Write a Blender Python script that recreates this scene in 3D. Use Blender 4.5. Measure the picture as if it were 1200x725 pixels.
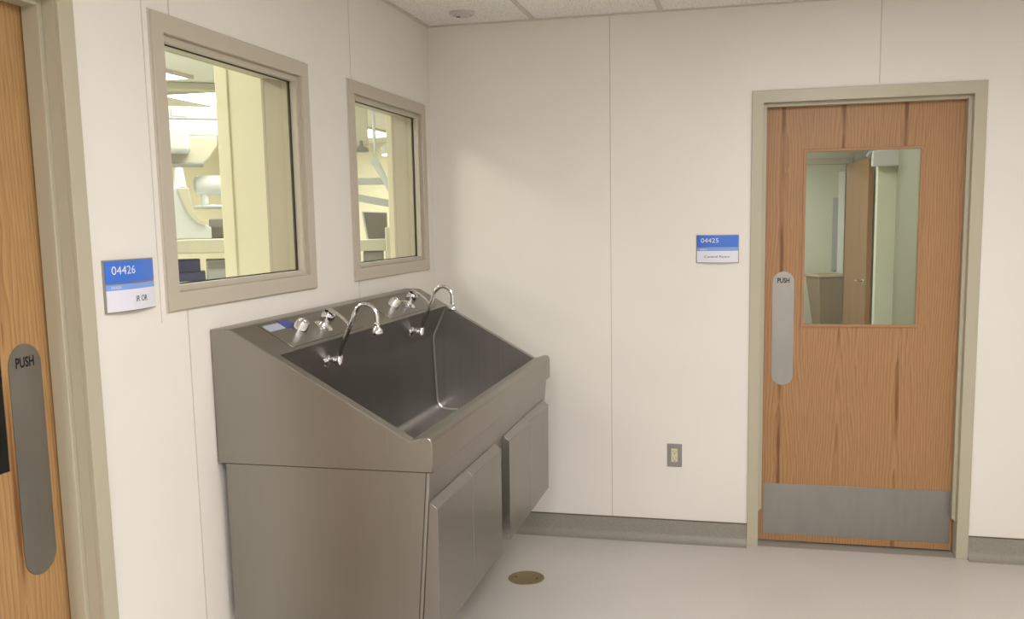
import bpy, bmesh, math, random
from mathutils import Vector, Matrix
random.seed(4)
PI = math.pi
S = bpy.context.scene
COL = S.collection
for o in list(bpy.data.objects):
    bpy.data.objects.remove(o)

# ---------------------------------------------------------------- camera
cam_d = bpy.data.cameras.new('camera')
cam = bpy.data.objects.new('camera', cam_d)
COL.objects.link(cam)
R_ = Vector((0.97352876, 0.22790618, -0.01733569))
U_ = Vector((-0.01176906, 0.1257291, 0.9919948))
F_ = Vector((-0.22826135, 0.96553144, -0.12508314))
M = Matrix((R_, U_, -F_)).transposed().to_4x4()
M.translation = Vector((1.54571535, -4.52683494, 1.60141409))
cam.matrix_world = M
cam_d.sensor_width = 36.0
cam_d.sensor_fit = 'HORIZONTAL'
cam_d.lens = 1085.2345 / 1200 * 36.0
cam_d.shift_x = -16.234 / 1200
cam_d.shift_y = 33.54 / 1200
cam_d.clip_start = 0.02
S.camera = cam

# ---------------------------------------------------------------- colour management, world
S.view_settings.view_transform = 'Standard'
S.view_settings.look = 'None'
S.view_settings.gamma = 1.0
S.view_settings.use_curve_mapping = False
S.view_settings.exposure = 0.09
W = bpy.data.worlds.new('world')
S.world = W
W.use_nodes = True
W.node_tree.nodes['Background'].inputs[0].default_value = (0.9, 0.92, 1.0, 1)
W.node_tree.nodes['Background'].inputs[1].default_value = 0.05

# ---------------------------------------------------------------- key dimensions
HC = 2.564                      # scrub room ceiling
UNSEEN_TROFFERS = [(2.068, -2.135), (1.458, -4.575), (1.458, -7.015), (1.458, -9.455), (3.288, -4.575), (3.288, -7.015)]  # rear ones behind the camera are unseen, added to light the back wall evenly
TPOWER = (27, 26, 40, 54, 3, 8)
OR_TROFFERS = [(-3.15, 1.83), (-3.40, 3.75), (-3.5, 0.0), (-1.2, 5.6), (-3.4, 7.3), (-1.6, 1.0), (-1.4, -2.0), (-3.1, -2.9)]  # last pair unseen, added to brighten the yellow piers
OR_POWER = (22, 26, 46, 38, 44, 12, 27, 50)


def area(name, loc, sx, sy, power, color, rot=(0, 0, 0), spread=None):
    d = bpy.data.lights.new(name, 'AREA')
    d.shape = 'RECTANGLE'
    d.size, d.size_y, d.energy, d.color = sx, sy, power, color
    if spread:
        d.spread = spread
    o = bpy.data.objects.new(name, d)
    o.location = loc
    o.rotation_euler = rot
    COL.objects.link(o)
    return o


WARM = (1.0, 1.0, 1.07)
for (x, y), pw in zip(UNSEEN_TROFFERS, TPOWER):
    area('unseen_troffer_light', (x, y, HC - 0.012), 0.54, 1.14, pw, WARM)
for (x, y), pw in zip(OR_TROFFERS, OR_POWER):
    area('operating_room_light', (x, y, 2.78), 0.56, 1.16, pw, (1.0, 0.99, 0.97))
area('control_room_light', (1.35, 1.9, 2.54), 0.56, 1.16, 26, (0.97, 1.0, 0.94))
area('control_room_light', (1.35, 4.1, 2.54), 0.56, 1.16, 24, (0.97, 1.0, 0.94))
area('corridor_light', (1.6, 7.3, 2.54), 0.56, 1.16, 40, (0.97, 1.0, 0.95))

# ---------------------------------------------------------------- materials


def mat(name, color=(0.8, 0.8, 0.8), rough=0.5, metal=0.0, spec=0.5, emit=None, es=0.0):
    m = bpy.data.materials.new(name)
    m.use_nodes = True
    b = m.node_tree.nodes['Principled BSDF']
    b.inputs['Base Color'].default_value = (*color, 1)
    b.inputs['Roughness'].default_value = rough
    b.inputs['Metallic'].default_value = metal
    b.inputs['Specular IOR Level'].default_value = spec
    if emit:
        b.inputs['Emission Color'].default_value = (*emit, 1)
        b.inputs['Emission Strength'].default_value = es
    return m


def srgb(r, g, b):
    f = lambda c: (c / 255 / 12.92) if c / 255 <= 0.04045 else ((c / 255 + 0.055) / 1.055) ** 2.4
    return (f(r), f(g), f(b))


class NT:
    def __init__(s, m):
        s.t = m.node_tree
        s.b = s.t.nodes['Principled BSDF']

    def n(s, typ, **kw):
        nd = s.t.nodes.new(typ)
        for k, v in kw.items():
            setattr(nd, k, v)
        return nd

    def l(s, a, b):
        s.t.links.new(a, b)

    def math(s, op, a, b=None, c=None):
        nd = s.n('ShaderNodeMath', operation=op)
        for i, v in enumerate((a, b, c)):
            if v is None:
                continue
            if isinstance(v, (int, float)):
                nd.inputs[i].default_value = v
            else:
                s.l(v, nd.inputs[i])
        return nd.outputs[0]

    def obj(s, scale=(1, 1, 1)):
        tc = s.n('ShaderNodeTexCoord')
        mp = s.n('ShaderNodeMapping')
        mp.inputs['Scale'].default_value = scale
        s.l(tc.outputs['Object'], mp.inputs['Vector'])
        return mp.outputs['Vector']

    def noise(s, vec, scale, detail=2.0, rough=0.5):
        nd = s.n('ShaderNodeTexNoise')
        s.l(vec, nd.inputs['Vector'])
        nd.inputs['Scale'].default_value = scale
        nd.inputs['Detail'].default_value = detail
        nd.inputs['Roughness'].default_value = rough
        return nd.outputs['Fac']

    def ramp(s, fac, stops):
        nd = s.n('ShaderNodeValToRGB')
        e = nd.color_ramp.elements
        while len(e) < len(stops):
            e.new(0.5)
        for el, (p, c) in zip(e, stops):
            el.position = p
            el.color = (*c, 1)
        s.l(fac, nd.inputs['Fac'])
        return nd.outputs['Color']

    def bump(s, h, strength=0.1, dist=0.01):
        nd = s.n('ShaderNodeBump')
        nd.inputs['Strength'].default_value = strength
        nd.inputs['Distance'].default_value = dist
        s.l(h, nd.inputs['Height'])
        s.l(nd.outputs['Normal'], s.b.inputs['Normal'])


def wall_mat(name, c):
    m = mat(name, c, 0.48, spec=0.4)
    t = NT(m)
    v = t.obj()
    a = t.noise(v, 1.3, 3)
    d = [tuple(min(1, x * k) for x in c) for k in (0.97, 1.02)]
    t.l(t.ramp(a, [(0.3, d[0]), (0.7, d[1])]), t.b.inputs['Base Color'])
    t.bump(t.noise(v, 90, 2), 0.06, 0.002)
    return m


def oak_mat(name, light, dark, axis='x', period=0.29, off=0.0):
    """plain-sliced oak veneer; axis = horizontal axis along the leaf"""
    m = mat(name, light, 0.42, spec=0.35)
    t = NT(m)
    tc = t.n('ShaderNodeTexCoord')
    sp = t.n('ShaderNodeSeparateXYZ')
    t.l(tc.outputs['Object'], sp.inputs[0])
    hx = sp.outputs['X' if axis == 'x' else 'Y']
    z = sp.outputs['Z']
    # book-matched leaves: distance to the centre of the leaf
    cv = t.n('ShaderNodeCombineXYZ')
    t.l(t.math('MULTIPLY', hx, 2.2), cv.inputs[0])
    t.l(t.math('MULTIPLY', z, 0.7), cv.inputs[2])
    warp = t.noise(cv.outputs[0], 1.6, 3, 0.55)
    cv2 = t.n('ShaderNodeCombineXYZ')
    t.l(t.math('MULTIPLY', hx, 14.0), cv2.inputs[0])
    t.l(t.math('MULTIPLY', z, 1.3), cv2.inputs[2])
    warp2 = t.noise(cv2.outputs[0], 1.5, 3, 0.6)
    hw = t.math('ADD', t.math('ADD', hx, off), t.math('MULTIPLY', t.math('SUBTRACT', warp2, 0.5), 0.02))
    u = t.math('PINGPONG', hw, period / 2)
    # cathedral arcs: parabolas near the centre, straight at the sides
    u2 = t.math('MULTIPLY', t.math('POWER', u, 1.3), 130)
    s1 = t.math('ADD', u2, t.math('MULTIPLY', z, 1.6))
    s2 = t.math('ADD', s1, t.math('MULTIPLY', warp, 6.0))
    s3 = t.math('ADD', s2, t.math('MULTIPLY', warp2, 1.2))
    rings = t.math('FRACT', s3)
    rr = t.math('POWER', rings, 2.0)
    # fine pores
    cv3 = t.n('ShaderNodeCombineXYZ')
    t.l(t.math('MULTIPLY', hx, 420.0), cv3.inputs[0])
    t.l(t.math('MULTIPLY', z, 9.0), cv3.inputs[2])
    pores = t.noise(cv3.outputs[0], 1.0, 2, 0.6)
    f = t.math('ADD', t.math('MULTIPLY', rr, 0.42), t.math('MULTIPLY', t.math('SUBTRACT', pores, 0.42), 1.05))
    # darker heart streaks that come and go along the leaf
    cv4 = t.n('ShaderNodeCombineXYZ')
    t.l(t.math('MULTIPLY', hx, 2.0), cv4.inputs[0])
    t.l(t.math('MULTIPLY', z, 2.0), cv4.inputs[2])
    gate = t.math('MULTIPLY', t.math('MAXIMUM', t.math('SUBTRACT', t.noise(cv4.outputs[0], 1.3, 1), 0.40), 0.0), 6.0)
    core = t.math('MULTIPLY', t.math('MAXIMUM', t.math('SUBTRACT', 1.0, t.math('MULTIPLY', u, 75)), 0.0), gate)
    f = t.math('ADD', f, t.math('MULTIPLY', core, 0.8))
    t.l(t.ramp(f, [(0.0, light), (1.0, dark)]), t.b.inputs['Base Color'])
    return m


def steel_mat(name, c, rough, streak=(70, 70, 0.8), var=0.12, axis=None):
    m = mat(name, c, rough, metal=1.0)
    t = NT(m)
    v = t.obj(streak)
    a = t.noise(v, 1.0, 4, 0.6)
    v2 = t.obj((1, 1, 1))
    b = t.noise(v2, 2.6, 2)
    lo = tuple(x * (1 - var) for x in c)
    hi = tuple(min(1, x * (1 + var)) for x in c)
    mix = t.math('ADD', t.math('MULTIPLY', a, 0.5), t.math('MULTIPLY', b, 0.5))
    t.l(t.ramp(mix, [(0.3, lo), (0.7, hi)]), t.b.inputs['Base Color'])
    t.l(t.math('MULTIPLY_ADD', a, 0.16, rough - 0.08), t.b.inputs['Roughness'])
    return m


def glass_mat(name, tint=(1, 1, 1), refl=0.1):
    m = bpy.data.materials.new(name)
    m.use_nodes = True
    nt = m.node_tree
    for n in list(nt.nodes):
        nt.nodes.remove(n)
    o = nt.nodes.new('ShaderNodeOutputMaterial')
    tr = nt.nodes.new('ShaderNodeBsdfTransparent')
    tr.inputs[0].default_value = (*tint, 1)
    gl = nt.nodes.new('ShaderNodeBsdfGlossy')
    gl.inputs['Roughness'].default_value = 0.02
    fr = nt.nodes.new('ShaderNodeLayerWeight')
    fr.inputs[0].default_value = 0.5
    pw = nt.nodes.new('ShaderNodeMath')
    pw.operation = 'POWER'
    pw.inputs[1].default_value = 5.0
    ad = nt.nodes.new('ShaderNodeMath')
    ad.operation = 'MULTIPLY_ADD'
    ad.inputs[1].default_value = 0.9
    ad.inputs[2].default_value = refl
    nt.links.new(fr.outputs['Facing'], pw.inputs[0])
    nt.links.new(pw.outputs[0], ad.inputs[0])
    mx = nt.nodes.new('ShaderNodeMixShader')
    nt.links.new(ad.outputs[0], mx.inputs[0])
    nt.links.new(tr.outputs[0], mx.inputs[1])
    nt.links.new(gl.outputs[0], mx.inputs[2])
    nt.links.new(mx.outputs[0], o.inputs[0])
    return m


M_wall = wall_mat('wall_paint', srgb(233, 228, 219))
M_seam = mat('wall_seam', srgb(204, 196, 183), 0.6)
M_capshadow = mat('cap_shadow', srgb(92, 78, 56), 0.6)  # cap shadow painted as a dark strip along the baseboard top
M_frame = mat('putty_frame_paint', srgb(190, 181, 164), 0.38, spec=0.5)
M_frame2 = mat('door_frame_paint', srgb(184, 177, 154), 0.36, spec=0.5)
M_gasket = mat('black_gasket', srgb(40, 42, 34), 0.6)
M_tbar = mat('ceiling_tbar_paint', srgb(206, 200, 190), 0.5)
M_white = mat('white_plastic', srgb(225, 224, 220), 0.4)
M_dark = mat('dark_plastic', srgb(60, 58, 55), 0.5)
M_black = mat('black_ink', srgb(22, 22, 24), 0.5)
M_ivory = mat('ivory_plastic', srgb(214, 208, 176), 0.4)
M_bronze = mat('brass_drain', srgb(150, 135, 100), 0.45, metal=0.6)
M_chrome = mat('chrome', (0.78, 0.78, 0.78), 0.08, metal=1.0)
M_blue = mat('sign_blue', srgb(64, 118, 214), 0.3)
M_lblue = mat('sign_light_blue', srgb(128, 165, 232), 0.3)
M_swhite = mat('sign_white', srgb(228, 227, 238), 0.3)
M_sgrey = mat('sign_silver', srgb(160, 158, 150), 0.3, metal=0.6)
M_stickw = mat('sticker_pale', srgb(176, 184, 200), 0.35)
M_stickb = mat('sticker_blue', srgb(62, 76, 150), 0.35)
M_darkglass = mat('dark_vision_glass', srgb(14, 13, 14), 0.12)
M_glass = glass_mat('window_glass', (0.985, 0.985, 0.92), 0.03)
M_glass2 = glass_mat('vision_glass', (0.97, 0.985, 0.965), 0.03)
M_steel = steel_mat('brushed_stainless', (0.325, 0.31, 0.28), 0.37, (160, 160, 0.8), 0.05)
M_steel2 = steel_mat('basin_stainless', (0.36, 0.343, 0.322), 0.38)
M_weld = mat('polished_weld', (0.62, 0.60, 0.57), 0.3, metal=1.0)
M_steelp = steel_mat('plate_stainless', (0.31, 0.30, 0.28), 0.42, (30, 30, 6), 0.1)
M_oak = oak_mat('oak_veneer', srgb(178, 136, 94), srgb(122, 82, 46), 'x', 0.27, -1.99 + 0.27 * 20)
M_oak2 = oak_mat('oak_veneer_left', srgb(180, 142, 94), srgb(116, 76, 40), 'y', 0.30, 3.0 + 0.08)
M_oakedge = mat('oak_edge', srgb(166, 124, 84), 0.5)
M_oak3 = oak_mat('oak_veneer_distant', srgb(170, 130, 92), srgb(132, 96, 62), 'y', 0.3, 0.0)
M_lens = mat('unseen_troffer_lens', (0.9, 0.9, 0.88), 0.5, emit=(1, 0.96, 0.88), es=6)
M_lensor = mat('operating_troffer_lens', (0.9, 0.9, 0.88), 0.5, emit=(1, 1, 0.96), es=7)
M_yellow = wall_mat('operating_room_wall', srgb(238, 233, 208))
M_pier = wall_mat('yellow_pier_paint', srgb(236, 231, 206))
M_orfloor = mat('operating_room_floor', srgb(196, 196, 190), 0.4)
M_orceil = mat('operating_room_ceiling', srgb(226, 226, 218), 0.7)
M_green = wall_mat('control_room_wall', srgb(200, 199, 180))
M_gshade = wall_mat('control_room_side_wall_shade', srgb(160, 158, 138))  # shade of the side wall put into a darker, greyer paint
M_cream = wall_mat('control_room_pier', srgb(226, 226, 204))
M_equip = mat('equipment_white', srgb(208, 212, 214), 0.35)
M_equip2 = mat('equipment_cream', srgb(198, 195, 176), 0.4)
M_eqgrey = mat('equipment_grey', srgb(120, 118, 116), 0.5)
M_eqgrey2 = mat('equipment_light_grey', srgb(160, 162, 164), 0.5)
M_navy = mat('navy_case', srgb(34, 42, 88), 0.5)
M_screen = mat('monitor_screen', srgb(96, 92, 82), 0.35)

M_floor = mat('vinyl_floor', srgb(182, 174, 162), 0.33, spec=0.45)
t = NT(M_floor)
v = t.obj()
n1 = t.noise(v, 260, 2, 0.7)
n2 = t.noise(v, 1.2, 2)
mixn = t.math('ADD', t.math('MULTIPLY', n1, 0.8), t.math('MULTIPLY', n2, 0.2))
t.l(t.ramp(mixn, [(0.36, srgb(182, 176, 167)), (0.5, srgb(198, 192, 184)), (0.64, srgb(208, 203, 196))]),
    t.b.inputs['Base Color'])
t.bump(t.noise(v, 14, 2), 0.05, 0.004)
M_base = mat('cove_base_vinyl', srgb(148, 144, 134), 0.4, spec=0.4)
t = NT(M_base)
t.l(t.ramp(t.noise(t.obj(), 220, 2, 0.7), [(0.36, srgb(138, 133, 122)), (0.64, srgb(154, 149, 138))]),
    t.b.inputs['Base Color'])
M_ceil = mat('ceiling_tile', srgb(244, 242, 238), 0.9, spec=0.1)
t = NT(M_ceil)
v = t.obj()
nn = t.noise(v, 120, 3, 0.7)
t.l(t.ramp(nn, [(0.36, srgb(205, 200, 192)), (0.48, srgb(246, 243, 238)), (0.8, srgb(248, 246, 242))]),
    t.b.inputs['Base Color'])
t.bump(nn, 0.4, 0.004)

# ---------------------------------------------------------------- mesh helpers


def box(bm, x0, x1, y0, y1, z0, z1):
    vs = [bm.verts.new((x, y, z)) for x in (x0, x1) for y in (y0, y1) for z in (z0, z1)]
    for f in ((0, 1, 3, 2), (4, 6, 7, 5), (0, 4, 5, 1), (2, 3, 7, 6), (0, 2, 6, 4), (1, 5, 7, 3)):
        bm.faces.new([vs[i] for i in f])
    return vs


def prism(bm, pts, a0, a1, axis='y'):
    """extrude a polygon of (p,q) along an axis; y: (x,z)  x: (y,z)  z: (x,y)"""
    def mk(p, q, a):
        return {'y': (p, a, q), 'x': (a, p, q), 'z': (p, q, a)}[axis]
    A = [bm.verts.new(mk(p, q, a0)) for p, q in pts]
    B = [bm.verts.new(mk(p, q, a1)) for p, q in pts]
    n = len(pts)
    for i in range(n):
        bm.faces.new((A[i], A[(i + 1) % n], B[(i + 1) % n], B[i]))
    bm.faces.new(A)
    bm.faces.new(B[::-1])


def ring(bm, axis, o, i, a0, a1):
    """rectangular ring; o,i = (p0,p1,q0,q1); axis 'x' -> p=y,q=z ; 'y' -> p=x,q=z ; 'z' -> p=x,q=y"""
    def mk(p, q, a):
        return {'x': (a, p, q), 'y': (p, a, q), 'z': (p, q, a)}[axis]
    def rect(r, a):
        return [bm.verts.new(mk(p, q, a)) for p, q in ((r[0], r[2]), (r[1], r[2]), (r[1], r[3]), (r[0], r[3]))]
    O0, O1, I0, I1 = rect(o, a0), rect(o, a1), rect(i, a0), rect(i, a1)
    for k in range(4):
        j = (k + 1) % 4
        bm.faces.new((O0[k], O0[j], O1[j], O1[k]))
        bm.faces.new((I0[j], I0[k], I1[k], I1[j]))
        bm.faces.new((O0[j], O0[k], I0[k], I0[j]))
        bm.faces.new((O1[k], O1[j], I1[j], I1[k]))


def lathe(bm, prof, origin, axis, seg=24):
    """prof = [(r, h)]; revolve about axis through origin"""
    ax = Vector(axis).normalized()
    a = ax.orthogonal().normalized()
    b = ax.cross(a)
    o = Vector(origin)
    rings_ = []
    for r, h in prof:
        if r < 1e-6:
            rings_.append([bm.verts.new(o + ax * h)])
        else:
            rings_.append([bm.verts.new(o + ax * h + (a * math.cos(k * 2 * PI / seg) + b * math.sin(k * 2 * PI / seg)) * r)
                           for k in range(seg)])
    for p, q in zip(rings_, rings_[1:]):
        if len(p) == 1 and len(q) == 1:
            continue
        for k in range(seg):
            j = (k + 1) % seg
            if len(p) == 1:
                bm.faces.new((p[0], q[j], q[k]))
            elif len(q) == 1:
                bm.faces.new((p[k], p[j], q[0]))
            else:
                bm.faces.new((p[k], p[j], q[j], q[k]))
    for rr, rev in ((rings_[0], True), (rings_[-1], False)):
        if len(rr) > 1:
            bm.faces.new(rr[::-1] if rev else rr)


def tube(bm, pts, rad, seg=14):
    pts = [Vector(p) for p in pts]
    n = len(pts)
    rads = rad if isinstance(rad, (list, tuple)) else [rad] * n
    prev = None
    rs = []
    for i, p in enumerate(pts):
        d = (pts[min(i + 1, n - 1)] - pts[max(i - 1, 0)]).normalized()
        if prev is None:
            a = d.orthogonal().normalized()
        else:
            a = (prev - d * prev.dot(d)).normalized()
        prev = a
        b = d.cross(a)
        rs.append([bm.verts.new(p + (a * math.cos(k * 2 * PI / seg) + b * math.sin(k * 2 * PI / seg)) * rads[i]) for k in range(seg)])
    for p, q in zip(rs, rs[1:]):
        for k in range(seg):
            j = (k + 1) % seg
            bm.faces.new((p[k], p[j], q[j], q[k]))
    bm.faces.new(rs[0][::-1])
    bm.faces.new(rs[-1])


def stadium(w, h, n=16):
    r = w / 2
    pts = []
    for k in range(n + 1):
        a = PI * k / n
        pts.append((r * math.cos(a), h / 2 - r + r * math.sin(a)))
    for k in range(n + 1):
        a = PI + PI * k / n
        pts.append((r * math.cos(a), -h / 2 + r + r * math.sin(a)))
    return pts


def obj(name, bm, m, parent=None, smooth=False, bevel=0.0, seg=2, angle=30, sharp=None):
    bmesh.ops.recalc_face_normals(bm, faces=bm.faces[:])
    me = bpy.data.meshes.new(name)
    bm.to_mesh(me)
    bm.free()
    for mm in (m if isinstance(m, (list, tuple)) else [m]):
        me.materials.append(mm)
    o = bpy.data.objects.new(name, me)
    COL.objects.link(o)
    if parent:
        o.parent = parent
    if bevel:
        b = o.modifiers.new('bevel', 'BEVEL')
        b.width = bevel
        b.segments = seg
        b.limit_method = 'ANGLE'
        b.angle_limit = math.radians(angle)
        b.harden_normals = False
    if smooth or bevel:
        for p in me.polygons:
            p.use_smooth = True
        if hasattr(me, 'set_sharp_from_angle'):
            me.set_sharp_from_angle(angle=math.radians(sharp or (35 if not bevel else 60)))
    return o


def tag(o, label, cat, group=None, kind=None):
    o['label'] = label
    o['category'] = cat
    if group:
        o['group'] = group
    if kind:
        o['kind'] = kind
    return o


def empty(name, loc=(0, 0, 0), rz=0.0, label=None, cat=None, group=None, kind=None):
    o = bpy.data.objects.new(name, None)
    o.empty_display_size = 0.1
    COL.objects.link(o)
    o.location = loc
    o.rotation_euler = (0, 0, rz)
    if label:
        tag(o, label, cat, group, kind)
    return o


def struct(name, bm, m, label, cat, **kw):
    return tag(obj(name, bm, m, **kw), label, cat, kind='structure')


def B():
    return bmesh.new()


def wall_boxes(bm, axis, a0, a1, p0, p1, z0, z1, holes):
    """wall slab with rectangular holes [(h0,h1,hz0,hz1)], holes in ascending order"""
    def bx(p, q, za, zb):
        if q - p < 1e-5 or zb - za < 1e-5:
            return
        if axis == 'x':
            box(bm, a0, a1, p, q, za, zb)
        else:
            box(bm, p, q, a0, a1, za, zb)
    cur = p0
    for h in holes:
        bx(cur, h[0], z0, z1)
        bx(h[0], h[1], z0, h[2])
        bx(h[0], h[1], h[3], z1)
        cur = h[1]
    bx(cur, p1, z0, z1)


# ================================================================ THE SETTING: scrub room
RX, RY = 4.4, -11.2
WT = 0.14
bm2 = B(); box(bm2, 0.0, RX, RY, 0.0, -0.12, 0.0)
struct('floor', bm2, M_floor, 'speckled grey-beige sheet vinyl floor of the scrub alcove', 'floor')

# left wall with two windows and a door opening
W1 = (-2.2798, -1.3688, 1.3719, 2.1751)     # outer edges of the steel window frames: y0,y1,z0,z1
W2 = (-1.0108, -0.1014, 1.3719, 2.1751)
ins = 0.03
D1 = (-3.532, -2.632)                        # left door opening
bm = B()
wall_boxes(bm, 'x', -WT, 0.0, RY, 0.0, 0.0, HC + 0.3,
           [(D1[0] - 0.025, D1[1] + 0.025, 0.0, 2.145),
            (W1[0] + ins, W1[1] - ins, W1[2] + ins, W1[3] - ins),
            (W2[0] + ins, W2[1] - ins, W2[2] + ins, W2[3] - ins)])
struct('wall_left', bm, M_wall, 'off-white panelled wall behind the steel sink with two windows', 'wall')
DB = (1.627, 2.527)                          # back door opening
bm = B()
wall_boxes(bm, 'y', 0.0, 0.13, -0.14, RX + 0.13, 0.0, HC + 0.3, [(DB[0] - 0.025, DB[1] + 0.025, 0.0, 2.145)])
struct('wall_back', bm, M_wall, 'off-white panelled back wall around the oak door with square vision panel', 'wall')
bm = B(); box(bm, RX, RX + 0.13, RY, 0.0, 0.0, HC + 0.3)
struct('wall_right', bm, M_wall, 'off-white wall far to the right of the oak door', 'wall')
bm = B(); box(bm, -WT, RX + 0.13, RY - 0.13, RY, 0.0, HC + 0.3)
struct('wall_front', bm, M_wall, 'off-white wall behind the viewpoint', 'wall')

# ceiling tiles with openings for troffers
bm = B()
cells = []
gx0, pitch = 0.543, 0.61
troff = [(x - 0.305, x + 0.305, y - 0.61, y + 0.61) for x, y in UNSEEN_TROFFERS]
xs = [0.0] + [gx0 + pitch * k for k in range(7) if gx0 + pitch * k < RX] + [RX]
ys = [0.0] + [-pitch * k for k in range(1, 18) if -pitch * k > RY] + [RY]
for a, b in zip(xs, xs[1:]):
    for c, d in zip(ys, ys[1:]):
        cx, cy = (a + b) / 2, (c + d) / 2
        if any(t0 < cx < t1 and t2 < cy < t3 for t0, t1, t2, t3 in troff):
            continue
        box(bm, a, b, d, c, HC + 0.004, HC + 0.02)
struct('ceiling', bm, M_ceil, 'white fissured acoustic tile ceiling above the sink', 'ceiling')
bm = B()
for x in xs[1:-1]:
    box(bm, x - 0.012, x + 0.012, RY, 0.0, HC, HC + 0.0045)
for y in ys[1:-1]:
    box(bm, 0.0, RX, y - 0.012, y + 0.012, HC + 0.0002, HC + 0.0047)
box(bm, 0.0, 0.02, RY, 0, HC - 0.001, HC + 0.0049)
box(bm, 0.0, RX, -0.02, 0, HC - 0.0012, HC + 0.0051)
struct('trim_1', bm, M_tbar, 'white ceiling grid bars between the acoustic tiles', 'trim')

# wall panel seams
bm = B()
for y, z0, z1 in ((-2.184, 0.112, 1.371), (-2.184, 2.176, HC), (-0.965, 0.112, 1.371), (-0.965, 2.176, HC), (-3.9, 0.112, HC)):
    box(bm, 0.0, 0.0012, y - 0.0022, y + 0.0022, z0, z1)
struct('trim_2', bm, M_seam, 'thin vertical panel seams on the wall with the windows', 'trim')
bm = B()
for x, z0, z1 in ((0.911, 0.112, HC), (2.13, 2.19, HC), (3.349, 0.112, HC)):
    box(bm, x - 0.0022, x + 0.0022, -0.0012, 0.0, z0, z1)
struct('trim_3', bm, M_seam, 'thin vertical panel seams on the back wall', 'trim')


def cove(bm, axis, p0, p1, sgn, off=0.0):
    """coved base: cross-section of depth d away from the wall"""
    prof = [(0.0, 0.0), (0.045, 0.0), (0.045, 0.0008)]
    for k in range(1, 9):
        a = -PI / 2 - (PI / 2) * k / 8
        prof.append((0.045 + 0.039 * math.cos(a), 0.0398 + 0.039 * math.sin(a)))
    prof += [(0.006, 0.106), (0.0, 0.106)]
    if axis == 'x':      # runs along x, wall at y=off
        prism(bm, [(off + sgn * d, z) for d, z in prof], p0, p1, 'x')
    else:
        prism(bm, [(off + sgn * d, z) for d, z in prof], p0, p1, 'y')


bm = B(); cove(bm, 'x', 0.0, DB[0] - 0.052, -1)
struct('baseboard_back', bm, M_base, 'grey coved vinyl baseboard left of the oak door', 'baseboard', smooth=True)
bm = B(); cove(bm, 'x', DB[1] + 0.052, RX, -1)
struct('baseboard_right', bm, M_base, 'grey coved vinyl baseboard right of the oak door', 'baseboard', smooth=True)
bm = B(); cove(bm, 'y', D1[1] + 0.052, 0.0, 1); cove(bm, 'y', RY, D1[0] - 0.052, 1)
struct('baseboard_left', bm, M_base, 'grey coved vinyl baseboard under the wall-hung sink', 'baseboard', smooth=True)
bm = B()
box(bm, 0.0, DB[0] - 0.052, -0.0045, 0.0, 0.106, 0.111)
box(bm, DB[1] + 0.052, RX, -0.0045, 0.0, 0.106, 0.111)
struct('trim_4', bm, M_capshadow, 'dark brown painted shadow line at the joint on top of the baseboard along the back wall', 'trim')
bm = B()
box(bm, 0.0, 0.0045, D1[1] + 0.052, 0.0, 0.106, 0.111)
struct('trim_5', bm, M_capshadow, 'dark brown painted shadow line at the joint on top of the baseboard under the sink', 'trim')


# ---------------------------------------------------------------- windows
def window(name, W, label):
    e = empty(name, (0, (W[0] + W[1]) / 2, W[2]), 0, label, 'window', kind='structure')
    oy, oz = (W[0] + W[1]) / 2, W[2]
    def sh(r):
        return (r[0] - oy, r[1] - oy, r[2] - oz, r[3] - oz)
    def inset(k):
        return sh((W[0] + k, W[1] - k, W[2] + k, W[3] - k))
    bm = B()
    ring(bm, 'x', inset(0), inset(0.05), 0.0, 0.012)
    ring(bm, 'x', inset(0.031), inset(0.05), -WT, 0.0)
    ring(bm, 'x', inset(0), inset(0.05), -WT - 0.012, -WT)
    obj('window_frame', bm, M_frame, e, bevel=0.0015, seg=2)
    bm = B()
    ring(bm, 'x', inset(0.05), inset(0.068), -0.030, -0.006)
    ring(bm, 'x', inset(0.05), inset(0.068), -0.060, -0.040)
    obj('glazing_bead', bm, M_frame, e, bevel=0.001, seg=1)
    bm = B()
    ring(bm, 'x', inset(0.0665), inset(0.0715), -0.0325, -0.030)
    obj('gasket', bm, M_gasket, e)
    bm = B()
    r = inset(0.052)
    box(bm, -0.0385, -0.0325, *r[:2], *r[2:])
    obj('pane', bm, M_glass, e)
    bm = B()
    ring(bm, 'x', inset(-0.0035), inset(0), 0.0, 0.004)
    obj('sealant_or_shadow_line', bm, M_seam, e)
    # unpainted slit beside the frame, where the wall panel stops short
    bm = B()
    box(bm, 0.0, 0.0012, W[0] - 0.028 - oy, W[0] - 0.0255 - oy, -0.03, W[3] - W[2] + 0.03)
    if name == 'window_1':
        obj('panel_edge', bm, M_seam, e)
    else:
        bm.free()
    return e


window('window_1', W1, 'larger-looking steel-framed window left of the corner, nearest the left door')
window('window_2', W2, 'steel-framed window beside the room corner, above the far faucet')


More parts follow.
